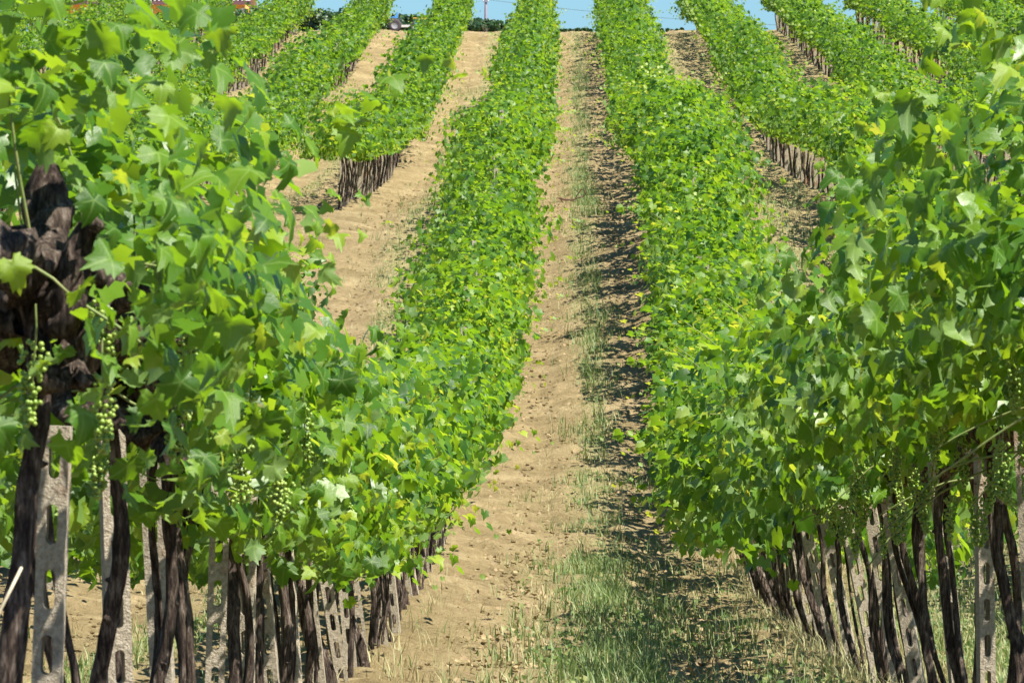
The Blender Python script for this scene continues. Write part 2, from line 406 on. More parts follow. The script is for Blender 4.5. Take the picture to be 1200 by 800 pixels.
# ------------------------------------------------------------------ one vine's shoots and leaves
def gen_vine(rg, ncane=30, fill=210, wl=1.0, wr=1.0, h=1.0, step=.06, size=.128, spread=.68, long=7, zmin=.66, skirt=0):
    """returns canes (polylines) and leaf arrays; origin at the vine's foot; x across the row (wl / wr = reach to either side)"""
    canes = []; P = []; Nn = []; Tp = []; sz = []; tn = []
    lob = rg.uniform(.68, 1.2, 7)
    for c in range(ncane + long):
        isl = c >= ncane
        ph = (c + rg.uniform(-.6, .6)) / ncane * 2.1 - 1.05 if not isl else rg.uniform(-1, 1)
        ph *= 1.9
        ph = np.clip(ph, -2.0, 2.0)
        y0 = rg.uniform(-spread, spread)
        o = np.array([rg.normal(0, .05), y0, 1.12 + rg.normal(0, .05)])
        side = wl if ph < 0 else wr
        L = (.78 * h * abs(math.cos(ph)) + .88 * side * abs(math.sin(ph))) * rg.uniform(.72, 1.12) * lob[int((y0 + spread) / (2 * spread) * 6.99)]
        if isl: L *= rg.uniform(1.12, 1.45)
        g = .12 + .42 * abs(math.sin(ph)) * rg.uniform(.6, 1.3)
        if abs(ph) > 1.6: L *= .8
        dy = rg.uniform(-.25, .25)
        t = np.linspace(0, 1, 9)[:, None]
        wob = rg.normal(0, .035, 3)
        path = o + L * np.hstack([np.sin(ph) * t, dy * t, np.cos(ph) * t * 1.05]) + np.hstack([0 * t, 0 * t, -g * L * t ** 2]) + np.sin(t * 5) * wob
        canes.append((path, L))
        n = int(L * .85 / step)
        ts = np.linspace(.16, 1.0, n)
        for k, tt in enumerate(ts):
            q = tt * 8; i = min(int(q), 7); p = path[i] + (path[i + 1] - path[i]) * (q - i); d = path[i + 1] - path[i]; d /= np.linalg.norm(d)
            sd = np.cross(d, [0, 0, 1.0]); sd /= np.linalg.norm(sd) + 1e-6
            p = p + sd * (.06 if k % 2 else -.06) * rg.uniform(.5, 1.6) + rg.normal(0, .025, 3)
            P.append(p); s = size * (1 - .55 * tt ** 4) * rg.uniform(.75, 1.18); sz.append(s)
            tn.append(np.clip(rg.normal(.42, .18) + .32 * tt ** 5 + (.1 if isl else 0), 0, 1))
    for k in range(fill):
        ph = rg.uniform(-2.0, 2.0); y0 = rg.uniform(-spread, spread); side = wl if ph < 0 else wr
        L = (.78 * h * abs(math.cos(ph)) + .86 * side * abs(math.sin(ph))) * rg.uniform(.5, 1.0) * (.82 if abs(ph) > 1.6 else 1)
        P.append(np.array([math.sin(ph) * L, y0, 1.1 + math.cos(ph) * L - .3 * abs(math.sin(ph)) * L * .7]) + rg.normal(0, .03, 3))
        sz.append(size * rg.uniform(.75, 1.15)); tn.append(np.clip(rg.normal(.35, .15), 0, 1))
    for k in range(skirt):
        P.append(np.array([rg.uniform(-.75 * wl, .85 * wr), rg.uniform(-spread, spread), rg.uniform(zmin, 1.15)])); sz.append(size * rg.uniform(.75, 1.1)); tn.append(np.clip(rg.normal(.4, .18), 0, 1))
    P = np.array(P); n = len(P)
    low = P[:, 2] < zmin; P[low, 2] = rg.uniform(zmin, zmin + .25, low.sum())
    # hollows between the shoots
    ox, oy = rg.uniform(0, 200, 2)
    hole = fbm(P[:, 0] * 3.2 + ox + P[:, 1] * 1.7, P[:, 2] * 3.2 + oy + P[:, 1] * 2.6, 2) < .37
    hole &= rg.random(len(P)) < .9
    P, sz, tn = P[~hole], [a for a, b in zip(sz, hole) if not b], [a for a, b in zip(tn, hole) if not b]; n = len(P)
    rad = P * [1, .25, 1] - [0, 0, 1.12]; rad /= np.linalg.norm(rad, axis=1)[:, None] + 1e-6
    Nn = rad * .75 + np.array([.18, -.12, .42]) + rg.normal(0, .66, (n, 3))
    Tp = np.array([0, 0, -1.0]) + rad * .5 + rg.normal(0, .5, (n, 3))
    return canes, P, Nn, Tp, np.array(sz), np.array(tn)

def trunk_path(rg, lean=0.0, leany=0.0, h=1.12, n=16, wig=.035):
    t = np.linspace(0, 1, n)
    a = rg.uniform(0, 6, 4)
    x = lean * t + wig * (np.sin(t * 5 + a[0]) - math.sin(a[0])) * np.minimum(1, t * 3) + wig * .4 * np.sin(t * 13 + a[1]) * t
    y = leany * t + wig * (np.sin(t * 4.3 + a[2]) - math.sin(a[2])) * np.minimum(1, t * 3)
    return np.stack([x, y, -.06 + (h + .06) * t], 1)
def trunk_mesh(rg, lean, hi=True, name='trunk'):
    b = Bag()
    r0 = rg.uniform(.015, .022)
    P = trunk_path(rg, lean, rg.uniform(-.06, .06), n=26 if hi else 9)
    t = np.linspace(0, 1, len(P))
    rad = r0 * (1.12 - .25 * t + .5 * np.exp(-((t - 1) / .12) ** 2) + .35 * np.exp(-(t / .07) ** 2))
    add_tube(b, P, rad, 12 if hi else 6, rough=.10, groove=.17 if hi else 0, rng=rg, twist=rg.uniform(-1, 1))
    if hi and rg.random() < .8:      # a second, thinner stem rising beside the first
        a0 = rg.uniform(0, 6); off = np.stack([np.cos(a0 + t * 2.2), np.sin(a0 + t * 2.2), 0 * t], 1) * (r0 * (1.3 + 3.4 * np.sin(t * 3.14) * rg.random()))[:, None]
        Q = P + off; add_tube(b, Q, rad * rg.uniform(.5, .7), 10, rough=.12, groove=.15, rng=rg, twist=1.2)
    if hi:
        for k in range(5):
            i = rg.integers(3, len(P) - 1); d = rg.normal(0, 1, 3); d[2] *= .4; d /= np.linalg.norm(d)
            Q = np.array([P[i], P[i] + d * r0 * 1.0, P[i] + d * r0 * 1.5]); add_tube(b, Q, [r0 * .7, r0 * .5, r0 * .15], 7, rough=.15, rng=rg)
    return b.mesh(name, [M_BARK]), P[-1]
def arm_mesh(rg, top, sgn, hi=True, fat=1.0):
    b = Bag(); n = 14 if hi else 6
    t = np.linspace(0, 1, n)
    L = rg.uniform(.5, .66)
    P = np.stack([top[0] + .05 * np.sin(t * 6 + rg.uniform(0, 6)) * t, top[1] + sgn * L * t, top[2] - .03 + .10 * t + .05 * np.sin(t * 7 + rg.uniform(0, 6)) * t], 1)
    add_tube(b, P, fat * .036 * (1 - .35 * t), 11 if hi else 5, rough=.2, groove=.12 if hi else 0, rng=rg)
    if hi:
        for k in range(10 if fat < 1.5 else 16):            # old pruning spurs and knuckles
            i = rg.integers(1, n); d = rg.normal(0, 1, 3); d[2] = abs(d[2]) * .6; d /= np.linalg.norm(d); l = rg.uniform(.03, .10) * fat
            Q = np.array([P[i], P[i] + d * l * .5 + rg.normal(0, .01, 3), P[i] + d * l]); add_tube(b, Q, np.array([.034, .030, .016]) * fat * rg.uniform(.7, 1.2), 7, rough=.2, rng=rg)
    return b.mesh('cordon_arm', [M_BARK])

_s = []
def ico():
    ph = (1 + 5 ** .5) / 2
    v = np.array([(-1, ph, 0), (1, ph, 0), (-1, -ph, 0), (1, -ph, 0), (0, -1, ph), (0, 1, ph), (0, -1, -ph), (0, 1, -ph), (ph, 0, -1), (ph, 0, 1), (-ph, 0, -1), (-ph, 0, 1)])
    f = [(0, 11, 5), (0, 5, 1), (0, 1, 7), (0, 7, 10), (0, 10, 11), (1, 5, 9), (5, 11, 4), (11, 10, 2), (10, 7, 6), (7, 1, 8), (3, 9, 4), (3, 4, 2), (3, 2, 6), (3, 6, 8), (3, 8, 9), (4, 9, 5), (2, 4, 11), (6, 2, 10), (8, 6, 7), (9, 8, 1)]
    return v / np.linalg.norm(v[0]), np.array(f)
def bunch_meshes(rg):
    iv, jf = ico(); b = Bag()
    L = rg.uniform(.14, .19); n = 110
    for k in range(n):
        t = rg.random() ** .8; r = (.030 * (1 - t) ** .6 + .007) * rg.random() ** .4 * (1 if t > .08 else .6); a = rg.uniform(0, 6.283)
        c = np.array([math.cos(a) * r, math.sin(a) * r, -.03 - t * L]) + rg.normal(0, .003, 3)
        b.add(iv * rg.uniform(.0058, .0074) + c, jf)
    s = Bag(); add_tube(s, [(0, 0, .05), (.004, .004, 0), (0, 0, -.03 - L * .8)], .0025, 5)
    return s.mesh('grape_bunch', [M_CANE]), b.mesh('berries', [M_BERRY])

# ------------------------------------------------------------------ where the vines and posts stand
PITCH = 1.25
def row_shift(k, y):                  # heads lean a little to the left in the dip
    if k == 1: return -.28 * float(sstep(84, 62, y)) * float(sstep(15, 48, y))
    if k == -1: return -.16 * float(sstep(75, 58, y)) * float(sstep(20, 34, y))
    return 0.0
def vscale(k, y): return 1 + (.13 * float(sstep(56, 34, y)) if k == 1 else 0)
def px(x, y, z): return XV + F * x / y, YH - F * z / y
START = {-1: 14.0, 1: 18.6}
vines = []; posts = []
rg0 = np.random.default_rng(11)
for k, xr in ROWS.items():
    y = START.get(k, 24.0); i = 0
    while y < 243:
        u, v = px(xr, y, float(ground_z(xr, y)) + 1)
        marg = 2.2 * F / y
        if -marg < u < 1200 + marg:
            gap = (k == -2 and 88 < y < 116.5) or (k == -3 and 186 < y < 199)
            if i % 3 == 1:
                if not gap and not (k == -2 and 86 < y < 119.5): posts.append((k, y, i))
            elif not gap:
                yy = y + rg0.uniform(-.06, .06); vines.append((k, yy, i))
        y += PITCH * (2 / 3.) ; i += 1
HERO_Y = 34.0
IND_Y = 118.0
def individual(k, y):
    if k in (-1, 1): return y < 150
    u = px(ROWS[k], y, 0)[0]
    lim = {-2: 92, 2: 88, -3: 112, 3: 108}.get(k, 999)
    return lim < y < 150 and -10 < u < 1210
ind = [v for v in vines if individual(v[0], v[1])]
rest = [v for v in vines if not individual(v[0], v[1])]
ind.sort(key=lambda v: v[1]); 
if len(ind) > 300: rest += ind[300:]; ind = ind[:300]
print('vines', len(vines), 'individual', len(ind), 'rest', len(rest), 'posts', len(posts))

ORD = ['first', 'second', 'third', 'fourth', 'fifth', 'sixth', 'seventh', 'eighth', 'ninth', 'tenth', 'eleventh', 'twelfth', 'thirteenth', 'fourteenth', 'fifteenth', 'sixteenth', 'seventeenth', 'eighteenth', 'nineteenth', 'twentieth']
ROWNAME = {-1: 'row left of lane', 1: 'row right of lane', -2: 'second row left', 2: 'second row right', -3: 'third row left', 3: 'third row right'}
def stretch(y):
    for lim, w in ((45, 'foot of the slope'), (66, 'lower slope'), (90, 'middle slope'), (112, 'rise below the terrace'), (999, 'terrace and above')):
        if y < lim: return w

# hero vines: leaves as objects where they show
HERO = [v for v in ind if v[0] in (-1, 1) and v[1] < HERO_Y]
LEAF_ME = []
for q, (tv, tf, ve) in enumerate(HI):
    for tone in (.2, .38, .52, .75):
        LEAF_ME.append((tone, q, mesh_np('vine_leaf', tv, tf, M_LEAF, attrs={'tone': np.full(len(tv), tone), 'vein': ve})))
hero_data = []
for (k, y, i) in HERO:
    rg = np.random.default_rng(int(1000 + y * 37 + k * 7))
    sh = row_shift(k, y)
    xr = ROWS[k]; gz = float(ground_z(xr, y))
    first = (k == -1 and y < 16.0)
    kw = dict(wl=1.0, wr=.35 + .014 * (y - 14), h=.96 if y < 16.3 else .74, zmin=.74, skirt=150) if k == -1 else dict(wl=.88 if y < 30 else .74, wr=.9, h=1.16 if y < 27 else 1.0, skirt=60, zmin=1.12 if y < 30 else 1.0)
    if first: kw.update(wr=.44)
    canes, P, Nn, Tp, sz, tn = gen_vine(rg, ncane=38, fill=280, size=.098, step=.043, **kw)
    if k == -1 and y < 20:        # the stripped, sun-opened head of the oldest vines
        keep = ~((P[:, 2] > .84) & (P[:, 2] < 1.44) & (P[:, 0] < (.30 if y < 17.5 else .16)) & (rg.random(len(P)) < .80))
        P, Nn, Tp, sz, tn = P[keep], Nn[keep], Tp[keep], sz[keep], tn[keep]
    P[:, 0] += sh
    for c in canes: c[0][:, 0] += sh
    hero_data.append([k, y, i, xr, gz, sh, rg, canes, P, Nn, Tp, sz, tn])
allL = []
for h, d in enumerate(hero_data):
    W = d[8] * [1, 1, vscale(d[0], d[1])] + [d[3], d[1], d[4]]
    u = XV + F * W[:, 0] / W[:, 1]; v = YH - F * W[:, 2] / W[:, 1]; r = F * d[11] * .42 / W[:, 1]
    for q in range(len(W)): allL.append((W[q, 1], u[q], v[q], r[q], h, q))
allL.sort()
G = 4; grid = np.zeros((800 // G, 1200 // G), bool)
shown = []
for (yy, u, v, r, h, q) in allL:
    a, b_, c, d_ = int((u - r) / G), int((u + r) / G) + 1, int((v - r) / G), int((v + r) / G) + 1
    a, c = max(a, 0), max(c, 0); b_, d_ = min(b_, 300), min(d_, 200)
    if a >= b_ or c >= d_: continue
    sub = grid[c:d_, a:b_]; fr = (~sub).sum()
    if fr >= max(2, .18 * sub.size): shown.append((fr * G * G, h, q))
    sub[:] = True
shown.sort(reverse=True)
per = {}; chosen = set()
for ar, h, q in shown:
    if len(chosen) >= 3800: break
    if per.get(h, 0) < 300: per[h] = per.get(h, 0) + 1; chosen.add((h, q))
print('leaf objects', len(chosen), 'of shown', len(shown))

BUNCH = [bunch_meshes(np.random.default_rng(300 + q)) for q in range(5)]
def near_label(k, y, i):
    side = 'left' if k == -1 else 'right'
    pn = [p for p in posts if p[0] == k and p[1] < 60 and (k == 1 or px(ROWS[k], p[1], 0)[0] > 0) and (k == -1 or px(ROWS[k], p[1], 0)[0] < 1190)]
    pn.sort(key=lambda p: p[1])
    near = sum(1 for p in pn if p[1] < y)
    u = px(ROWS[k], y, 0)[0]
    if u < 0 or u > 1195: return f'vine leaning into view over the {side} edge, {ORD[sum(1 for p in HERO if p[0] == k and p[1] < y)]} nearest of its row'
    which = 'nearer' if i % 3 == 2 else 'farther'
    if near == 0: return f'gnarled old vine at the {side} edge before every concrete post, {which} of its pair'
    if near < len(pn):
        return f'old vine, {which} trunk of the pair behind the {ORD[near-1]} concrete post from the {side} edge'
    return f'old vine of the {side} row behind its last clearly seen post, {which} trunk'

for h, (k, y, i, xr, gz, sh, rg, canes, P, Nn, Tp, sz, tn) in enumerate(hero_data):
    root = empty('grapevine', (xr, y, gz)); root.scale.z = vscale(k, y)
    tag(root, near_label(k, y, i), 'grapevine', 'old grapevines of the ' + ROWNAME[k])
    tm, top = trunk_mesh(rg, sh + rg.uniform(-.03, .03) , True)
    obj('trunk', tm, root)
    for sgn in (-1, 1):
        obj('cordon_arm', arm_mesh(rg, top, sgn, True, 1.35 if (k == -1 and y < 20) else 1.25), root)
    if k == -1 and y < 20:
        gb = Bag(); g0 = top + np.array([0, 0, -.08]); a = rg.uniform(.12, .24)
        for (dx, dz) in ((a, -.22), (a * 1.2, .13), (-.30, .12), (a * 1.3, .02)):
            tt = np.linspace(0, 1, 9); Pp = g0 + np.stack([dx * tt, -.12 * tt + .05 * np.sin(tt * 9), dz * tt + .06 * np.sin(tt * 7 + dx * 9)], 1)
            add_tube(gb, Pp, .031 * (1 - .4 * tt) * (1 + .25 * np.sin(tt * 14 + dz * 20)), 12, rough=.22, groove=.15, rng=rg)
        obj('old_head', gb.mesh('old_head', [M_BARK]), root)
    # canes that carry the leaves
    pick = list(rg.choice(len(canes) - 6, 4, replace=False)) + list(range(len(canes) - 7, len(canes)))
    for c in pick[:7]:
        b = Bag(); pth, L = canes[c]
        add_tube(b, pth[:6], np.linspace(.0048, .003, 6), 5); obj('cane', b.mesh('cane', [M_CANE]), root)
    m = np.array([(h, q) in chosen for q in range(len(P))])
    X, Y_, Z_ = leaf_axes(Nn, Tp)
    for q in np.where(m)[0]:
        tone = tn[q]; cand = min(range(4), key=lambda a: abs((.2, .38, .52, .75)[a] - tone)); lf = LEAF_ME[int(rg.integers(0, 6)) * 4 + cand][2]
        o = bpy.data.objects.new('leaf', lf)
        M = Matrix(((X[q][0], Y_[q][0], Z_[q][0], 0), (X[q][1], Y_[q][1], Z_[q][1], 0), (X[q][2], Y_[q][2], Z_[q][2], 0), (0, 0, 0, 1)))
        o.matrix_basis = Matrix.Translation(P[q]) @ M @ Matrix.Diagonal((sz[q], sz[q], sz[q], 1))
        COL.objects.link(o); o.parent = root
    V, T, A, E = leaves_arrays(P[~m], Nn[~m], Tp[~m], sz[~m], tn[~m], MID, rg)
    fo = obj('foliage', mesh_np('foliage', V, T, M_LEAF, attrs={'tone': A, 'vein': E}), root); tag(fo, kind='stuff')
    for q in range(int(rg.integers(2, 5))):
        sm, bm_ = BUNCH[int(rg.integers(0, 5))]
        sx = 1 if k == -1 else -1
        g = obj('grape_bunch', sm, root, (sh + sx * rg.uniform(.0, .42), rg.uniform(-.6, .6), rg.uniform(.92, 1.22)), (rg.uniform(-.2, .2), rg.uniform(-.2, .2), rg.uniform(0, 6)))
        tag(obj('berries', bm_, g), kind='stuff')

# mid vines share a few variants
VAR = {}
for kind, kw in {'plain': dict(wl=.88, wr=.86), 'lowleft': dict(wl=.62, wr=.52, h=.78), 'left': dict(wl=.90, wr=.62), 'right': dict(wl=.60, wr=1.0), 'terrace': dict(wl=.56, wr=.8, zmin=1.04, spread=.75)}.items():
    L = []
    for q in range(5 if kind == 'plain' else 4):
        rg = np.random.default_rng(700 + q * 13 + len(kind))
        cn, P, Nn, Tp, sz, tn = gen_vine(rg, ncane=32, fill=230, size=.110, step=.048, **kw)
        V, T, A, E = leaves_arrays(P, Nn, Tp, sz, tn, MID, rg)
        cb = Bag()
        for c in cn[-6:]: add_tube(cb, c[0][:7], np.linspace(.0045, .0025, 7), 4)
        L.append((mesh_np('foliage', V, T, M_LEAF_FAR, attrs={'tone': A}), cb.mesh('canes', [M_CANE])))
    VAR[kind] = L
TR = {}
for lean in (0.0, -.14, -.3):
    TR[lean] = []
    for q in range(5):
        rg = np.random.default_rng(900 + q); tm, top = trunk_mesh(rg, lean, True)
        TR[lean].append((tm, arm_mesh(rg, top, -1, False), arm_mesh(rg, top, 1, False)))
def variant(k, y):
    if k == -3 and y < 186: return 'plain'
    if abs(k) > 1 and (99 < y < 156 or 188 < y < 226): return 'terrace'
    if k > 2 and y > 175: return 'terrace'
    if k == -1 and 34 < y < 74: return 'lowleft'
    if k == -1 and y < 150: return 'left'
    if k == 1 and y < 150: return 'right'
    return 'plain'
hero_keys = {(v[0], v[1]) for v in HERO}
for (k, y, i) in ind:
    if (k, y) in hero_keys: continue
    rg = np.random.default_rng(int(5000 + y * 53 + k * 11))
    xr = ROWS[k]; root = empty('grapevine', (xr, y, float(ground_z(xr, y)))); root.scale.z = vscale(k, y)
    tag(root, f'leafy vine on the {stretch(y)}, {ROWNAME[k]}', 'grapevine', f'grapevines on the {stretch(y)}, {ROWNAME[k]}')
    sh = row_shift(k, y); lean = min(TR, key=lambda a: abs(a - sh))
    tm, a1, a2 = TR[lean][int(rg.integers(0, 5))]
    obj('trunk', tm, root); obj('cordon_arm', a1, root); obj('cordon_arm', a2, root)
    vv = VAR[variant(k, y)]; s = rg.uniform(.86, 1.13)
    fl = -1 if rg.random() < .5 else 1
    jx = rg.normal(0, .07); fm, cm = vv[int(rg.integers(0, len(vv)))]; sc3 = (s * rg.uniform(.95, 1.08) * (-1 if (k < 0 and variant(k, y) == 'terrace') else 1), fl * s, s)
    tag(obj('foliage', fm, root, (sh + jx, 0, 0), (0, 0, 0), sc3), kind='stuff')
    if y < 90: tag(obj('canes', cm, root, (sh, 0, 0), (0, 0, 0), sc3), kind='stuff')

# ------------------------------------------------------------------ everything farther: one object
def far_rows():
    b = Bag(); far = []
    for kind, kw in {'plain': dict(wl=.80, wr=.80), 'terrace': dict(wl=.52, wr=.82, zmin=1.06)}.items():
        for q in range(6):
            rg = np.random.default_rng(2000 + q + len(kind) * 31)
            _, P, Nn, Tp, sz, tn = gen_vine(rg, ncane=26, fill=150, size=.138, step=.08, **kw)
            far.append((kind, leaves_arrays(P, Nn, Tp, sz, tn, LO, rg)))
    for (k, y, i) in rest:
        rg = np.random.default_rng(int(9000 + y * 53 + k * 11))
        xr = ROWS[k]; z = float(ground_z(xr, y)); want = variant(k, y); want = want if want == 'terrace' else 'plain'
        c = [f for f in far if f[0] == want][int(rg.integers(0, 6))][1]
        s = rg.uniform(.84, 1.12); nar = .80 if (y > 220 and k < 0) else 1.0; fx = (1 if k > 0 else -1) if want == 'terrace' else (-1 if rg.random() < .5 else 1)
        V = c[0] * [s * fx * nar, s, s] + [xr, y, z]; T = c[1] if fx > 0 else c[1][:, ::-1]
        b.add(V, T, 0, np.clip(c[2] + rg.uniform(-.1, .1), 0, 1))
        P = trunk_path(rg, rg.uniform(-.08, .08), n=6) + [xr, y, z]
        add_tube(b, P, rg.uniform(.021, .032), 5, mat=1, rough=.12, rng=rg)
    o = obj('vine_rows', b.mesh('vine_rows', [M_LEAF_FAR, M_BARK]))
    tag(o, 'dense green vine rows covering the upper terraces of the hill up to its crest', kind='stuff')
far_rows()

# ------------------------------------------------------------------ perforated concrete posts
def post_mesh(rg, H=1.95, W=.067, D=.062):
    b = Bag(); n = 16; mh = .150
    z = -.08; mods = []
    k = 0
    while z < H - .05:
        mods.append((z, mh)); z += mh
    tilt = rg.uniform(-.01, .01, 2)
    for (z0, m) in mods:
        hw, hh = .0135, .046
        th = np.linspace(0, 2 * math.pi, n, endpoint=False) + math.pi / n
        inner = np.stack([hw * np.cos(th), np.clip(hw * np.sin(th) * 1.0, -hw, hw) + np.sign(np.sin(th)) * (hh - hw)], 1)
        out = []
        for a in th:
            c, s = math.cos(a), math.sin(a); f = min((W / 2) / abs(c) if abs(c) > 1e-6 else 9, (m / 2) / abs(s) if abs(s) > 1e-6 else 9)
            out.append((c * f, s * f))
        out = np.array(out)
        # snap the nearest points to the four corners
        for cx in (-1, 1):
            for cy in (-1, 1):
                q = np.argmin(np.hypot(out[:, 0] - cx * W / 2, (out[:, 1] - cy * m / 2) * .7)); out[q] = (cx * W / 2, cy * m / 2)
        zc = z0 + m / 2
        for sy, fl in ((-D / 2, 1), (D / 2, -1)):
            V = np.vstack([np.stack([out[:, 0], np.full(n, sy), out[:, 1] + zc], 1), np.stack([inner[:, 0], np.full(n, sy * .98), inner[:, 1] + zc], 1)])
            i = np.arange(n); j = (i + 1) % n
            Q = np.stack([i, j, j + n, i + n], 1); b.add(V, Q if fl > 0 else Q[:, ::-1])
        V = np.vstack([np.stack([inner[:, 0], np.full(n, -D / 2 * .98), inner[:, 1] + zc], 1), np.stack([inner[:, 0], np.full(n, D / 2 * .98), inner[:, 1] + zc], 1)])
        b.add(V, np.stack([i, j, j + n, i + n], 1))
    z1 = mods[-1][0] + mh; z0 = mods[0][0]
    for sx in (-1, 1):
        zs = np.linspace(z0, z1, 14); V = []
        for zz in zs: V += [(sx * W / 2, -D / 2, zz), (sx * W / 2, D / 2, zz)]
        q = [[2 * a, 2 * a + 1, 2 * a + 3, 2 * a + 2] for a in range(13)]
        b.add(V, q)
    b.add([(-W / 2, -D / 2, z1), (W / 2, -D / 2, z1), (W / 2, D / 2, z1), (-W / 2, D / 2, z1)], [[0, 1, 2, 3]])
    me = b.mesh('post_shaft', [M_CONC], smooth=False)
    return me
POST = [post_mesh(np.random.default_rng(60 + q), (1.40, 1.58, 1.68, 1.92)[q]) for q in range(4)]
SHORT = [post_mesh(np.random.default_rng(70 + q), (.84, 1.0)[q]) for q in range(2)]
def wire_stub():
    b = Bag(); 
    t = np.linspace(0, 2 * math.pi, 13)
    add_tube(b, np.stack([.042 * np.cos(t), .036 * np.sin(t), 1.12 + 0 * t], 1), .002, 4, cap=False)
    return b.mesh('wire_tie', [M_DRY])
WIRE = wire_stub()
pi_ = [p for p in posts if (p[0] in (-1, 1) and p[1] < 135)]
pr_ = [p for p in posts if not (p[0] in (-1, 1) and p[1] < 135)]
cnt = {-1: 0, 1: 0}
for (k, y, i) in sorted(pi_, key=lambda p: p[1]):
    rg = np.random.default_rng(int(y * 91 + k))
    x = ROWS[k] + rg.uniform(-.03, .03); root = empty('vineyard_post', (x, y, float(ground_z(x, y))))
    u = px(x, y, 0)[0]; side = 'left' if k == -1 else 'right'
    sh = row_shift(k, y)
    root.rotation_euler = (rg.uniform(-.03, .03), -math.atan(-sh * .8) * -1 * -1 if False else math.atan(sh * .8) + rg.uniform(-.06, .05), rg.uniform(-.25, .25))
    vis = 0 < u < 1190
    if vis and cnt[k] < 12:
        tag(root, f'slotted grey concrete post, {ORD[cnt[k]]} from the {side} edge in the {side} row', 'post', 'concrete posts of the ' + ROWNAME[k])
        cnt[k] += 1
    else:
        tag(root, f'concrete post in the leaves on the {stretch(y)}, {ROWNAME[k]}', 'post', f'concrete posts on the {stretch(y)}, {ROWNAME[k]}')
    q = POST[int(rg.choice(4, p=[.3, .4, .24, .06]))] if y > 34 else POST[0]
    if k == -1 and y < 20: q = SHORT[0 if y < 17 else 1]
    obj('post_shaft', q, root)
    if not (k == -1 and y < 20): obj('wire_tie', WIRE, root)
b = Bag()
for (k, y, i) in pr_:
    z = float(ground_z(ROWS[k], y)); v, f = box_arrays(ROWS[k], y, z + .75, .075, .062, 1.7); b.add(v, f)
o = obj('distant_posts', b.mesh('distant_posts', [M_CONC], False)); tag(o, 'grey concrete posts standing among the far vine rows', kind='stuff')

# ------------------------------------------------------------------ grass, weeds and straw
def blades(name, count, fn, mats, seed, hmin, hmax, wid, nb, bend=.5, label=''):
    rg = np.random.default_rng(seed)
    X = []; Y = []
    while len(X) < count:
        x, y = fn(rg, 40000)
        X += list(x); Y += list(y)
    x = np.array(X[:count]); y = np.array(Y[:count])
    x = np.repeat(x, nb) + rg.normal(0, .03, count * nb); y = np.repeat(y, nb) + rg.normal(0, .03, count * nb)
    n = len(x); z = ground_z(x, y) - .01 + (fbm(x * .7, y * .5) - .5) * .16
    a = rg.uniform(0, 6.283, n); h = rg.uniform(hmin, hmax, n); l = h * rg.uniform(.1, bend, n)
    d = np.stack([np.cos(a), np.sin(a), 0 * a], 1); wv = np.stack([-np.sin(a), np.cos(a), 0 * a], 1)
    ww = wid * rg.uniform(.6, 1.4, n)[:, None]
    B = np.stack([x, y, z], 1)
    up = np.array([0, 0, 1.0])
    p0 = B - wv * ww; p1 = B + wv * ww; m = B + d * (l * .3)[:, None] + up * (h * .6)[:, None]
    p2 = m - wv * ww * .7; p3 = m + wv * ww * .7; tip = B + d * l[:, None] + up * h[:, None]
    V = np.stack([p0, p1, p2, p3, tip], 1).reshape(-1, 3); o = (np.arange(n) * 5)[:, None]
    T = np.concatenate([o + [0, 1, 3], o + [0, 3, 2], o + [2, 3, 4]])
    tone = np.repeat(np.clip(rg.normal(.5, .22, n), 0, 1), 5)
    ob = obj(name, mesh_np(name, V, T, mats, attrs={'tone': tone})); tag(ob, label, kind='stuff'); return ob
def lane_sampler(power=1.0, ymax=240, xr=(-8, 9)):
    def fn(rg, n):
        # even on the picture rather than on the ground: nearer metres get more
        y = 34 * (ymax / 34) ** rg.random(n); x = rg.uniform(*xr, n)
        k = rg.random(n) < weediness(x, y) ** power
        return x[k], y[k]
    return fn
blades('grass', 14000, lane_sampler(1.0), M_GRASS, 1, .05, .19, .0045, 5, .9, 'short grey green grass and weeds growing along the lanes')
blades('dry_grass', 15000, lane_sampler(.7), M_STRAW, 2, .04, .16, .004, 4, 1.3, 'yellowed dry grass scattered between the weeds')
def strip(rg, n):
    y = 36 * (235 / 36) ** rg.random(n); x = .29 + rg.normal(0, .17, n) + .12 * (vnoise(y * .13, y * 0) - .5)
    k = rg.random(n) < sstep(.42, .62, fbm(x * 1.5, y * .45)); return x[k], y[k]
blades('lane_weeds', 1500, strip, M_GRASS, 7, .05, .24, .0045, 6, 1.1, 'line of taller grey green weeds running up the middle of the lane')
def foot(rg, n):
    side = rg.random(n) < .93
    y = np.where(side, rg.uniform(19, 66, n), rg.uniform(14, 60, n)); x = np.where(side, ROWS[1], ROWS[-1]) + rg.normal(0, .22, n) + np.where(side, .12, .1)
    return x, y
blades('straw_tufts', 1100, foot, M_STRAW, 3, .06, .26, .0035, 8, 1.1, 'pale dry grass standing round the feet of the trunks')
def weeds():
    rg = np.random.default_rng(44); X = []; Y = []
    f = lane_sampler(1.6, 150)
    while len(X) < 5200:
        x, y = f(rg, 30000); X += list(x); Y += list(y)
    x = np.array(X[:5200]); y = np.array(Y[:5200]); nb = 7
    x = np.repeat(x, nb) + rg.normal(0, .05, len(x) * nb); y = np.repeat(y, nb) + rg.normal(0, .05, len(y) * nb)
    n = len(x); P = np.stack([x, y, ground_z(x, y) + (fbm(x * .7, y * .5) - .5) * .16 + rg.uniform(.0, .09, n)], 1)
    V, T, A, E = leaves_arrays(P, rg.normal(0, .6, (n, 3)) + [.1, -.4, .8], rg.normal(0, 1, (n, 3)), rg.uniform(.02, .05, n), rg.uniform(0, 1, n), LO, rg)
    o = obj('weeds', mesh_np('weeds', V, T, M_GRASS, attrs={'tone': A})); tag(o, 'low broad leaved weeds on the lane', kind='stuff')
weeds()
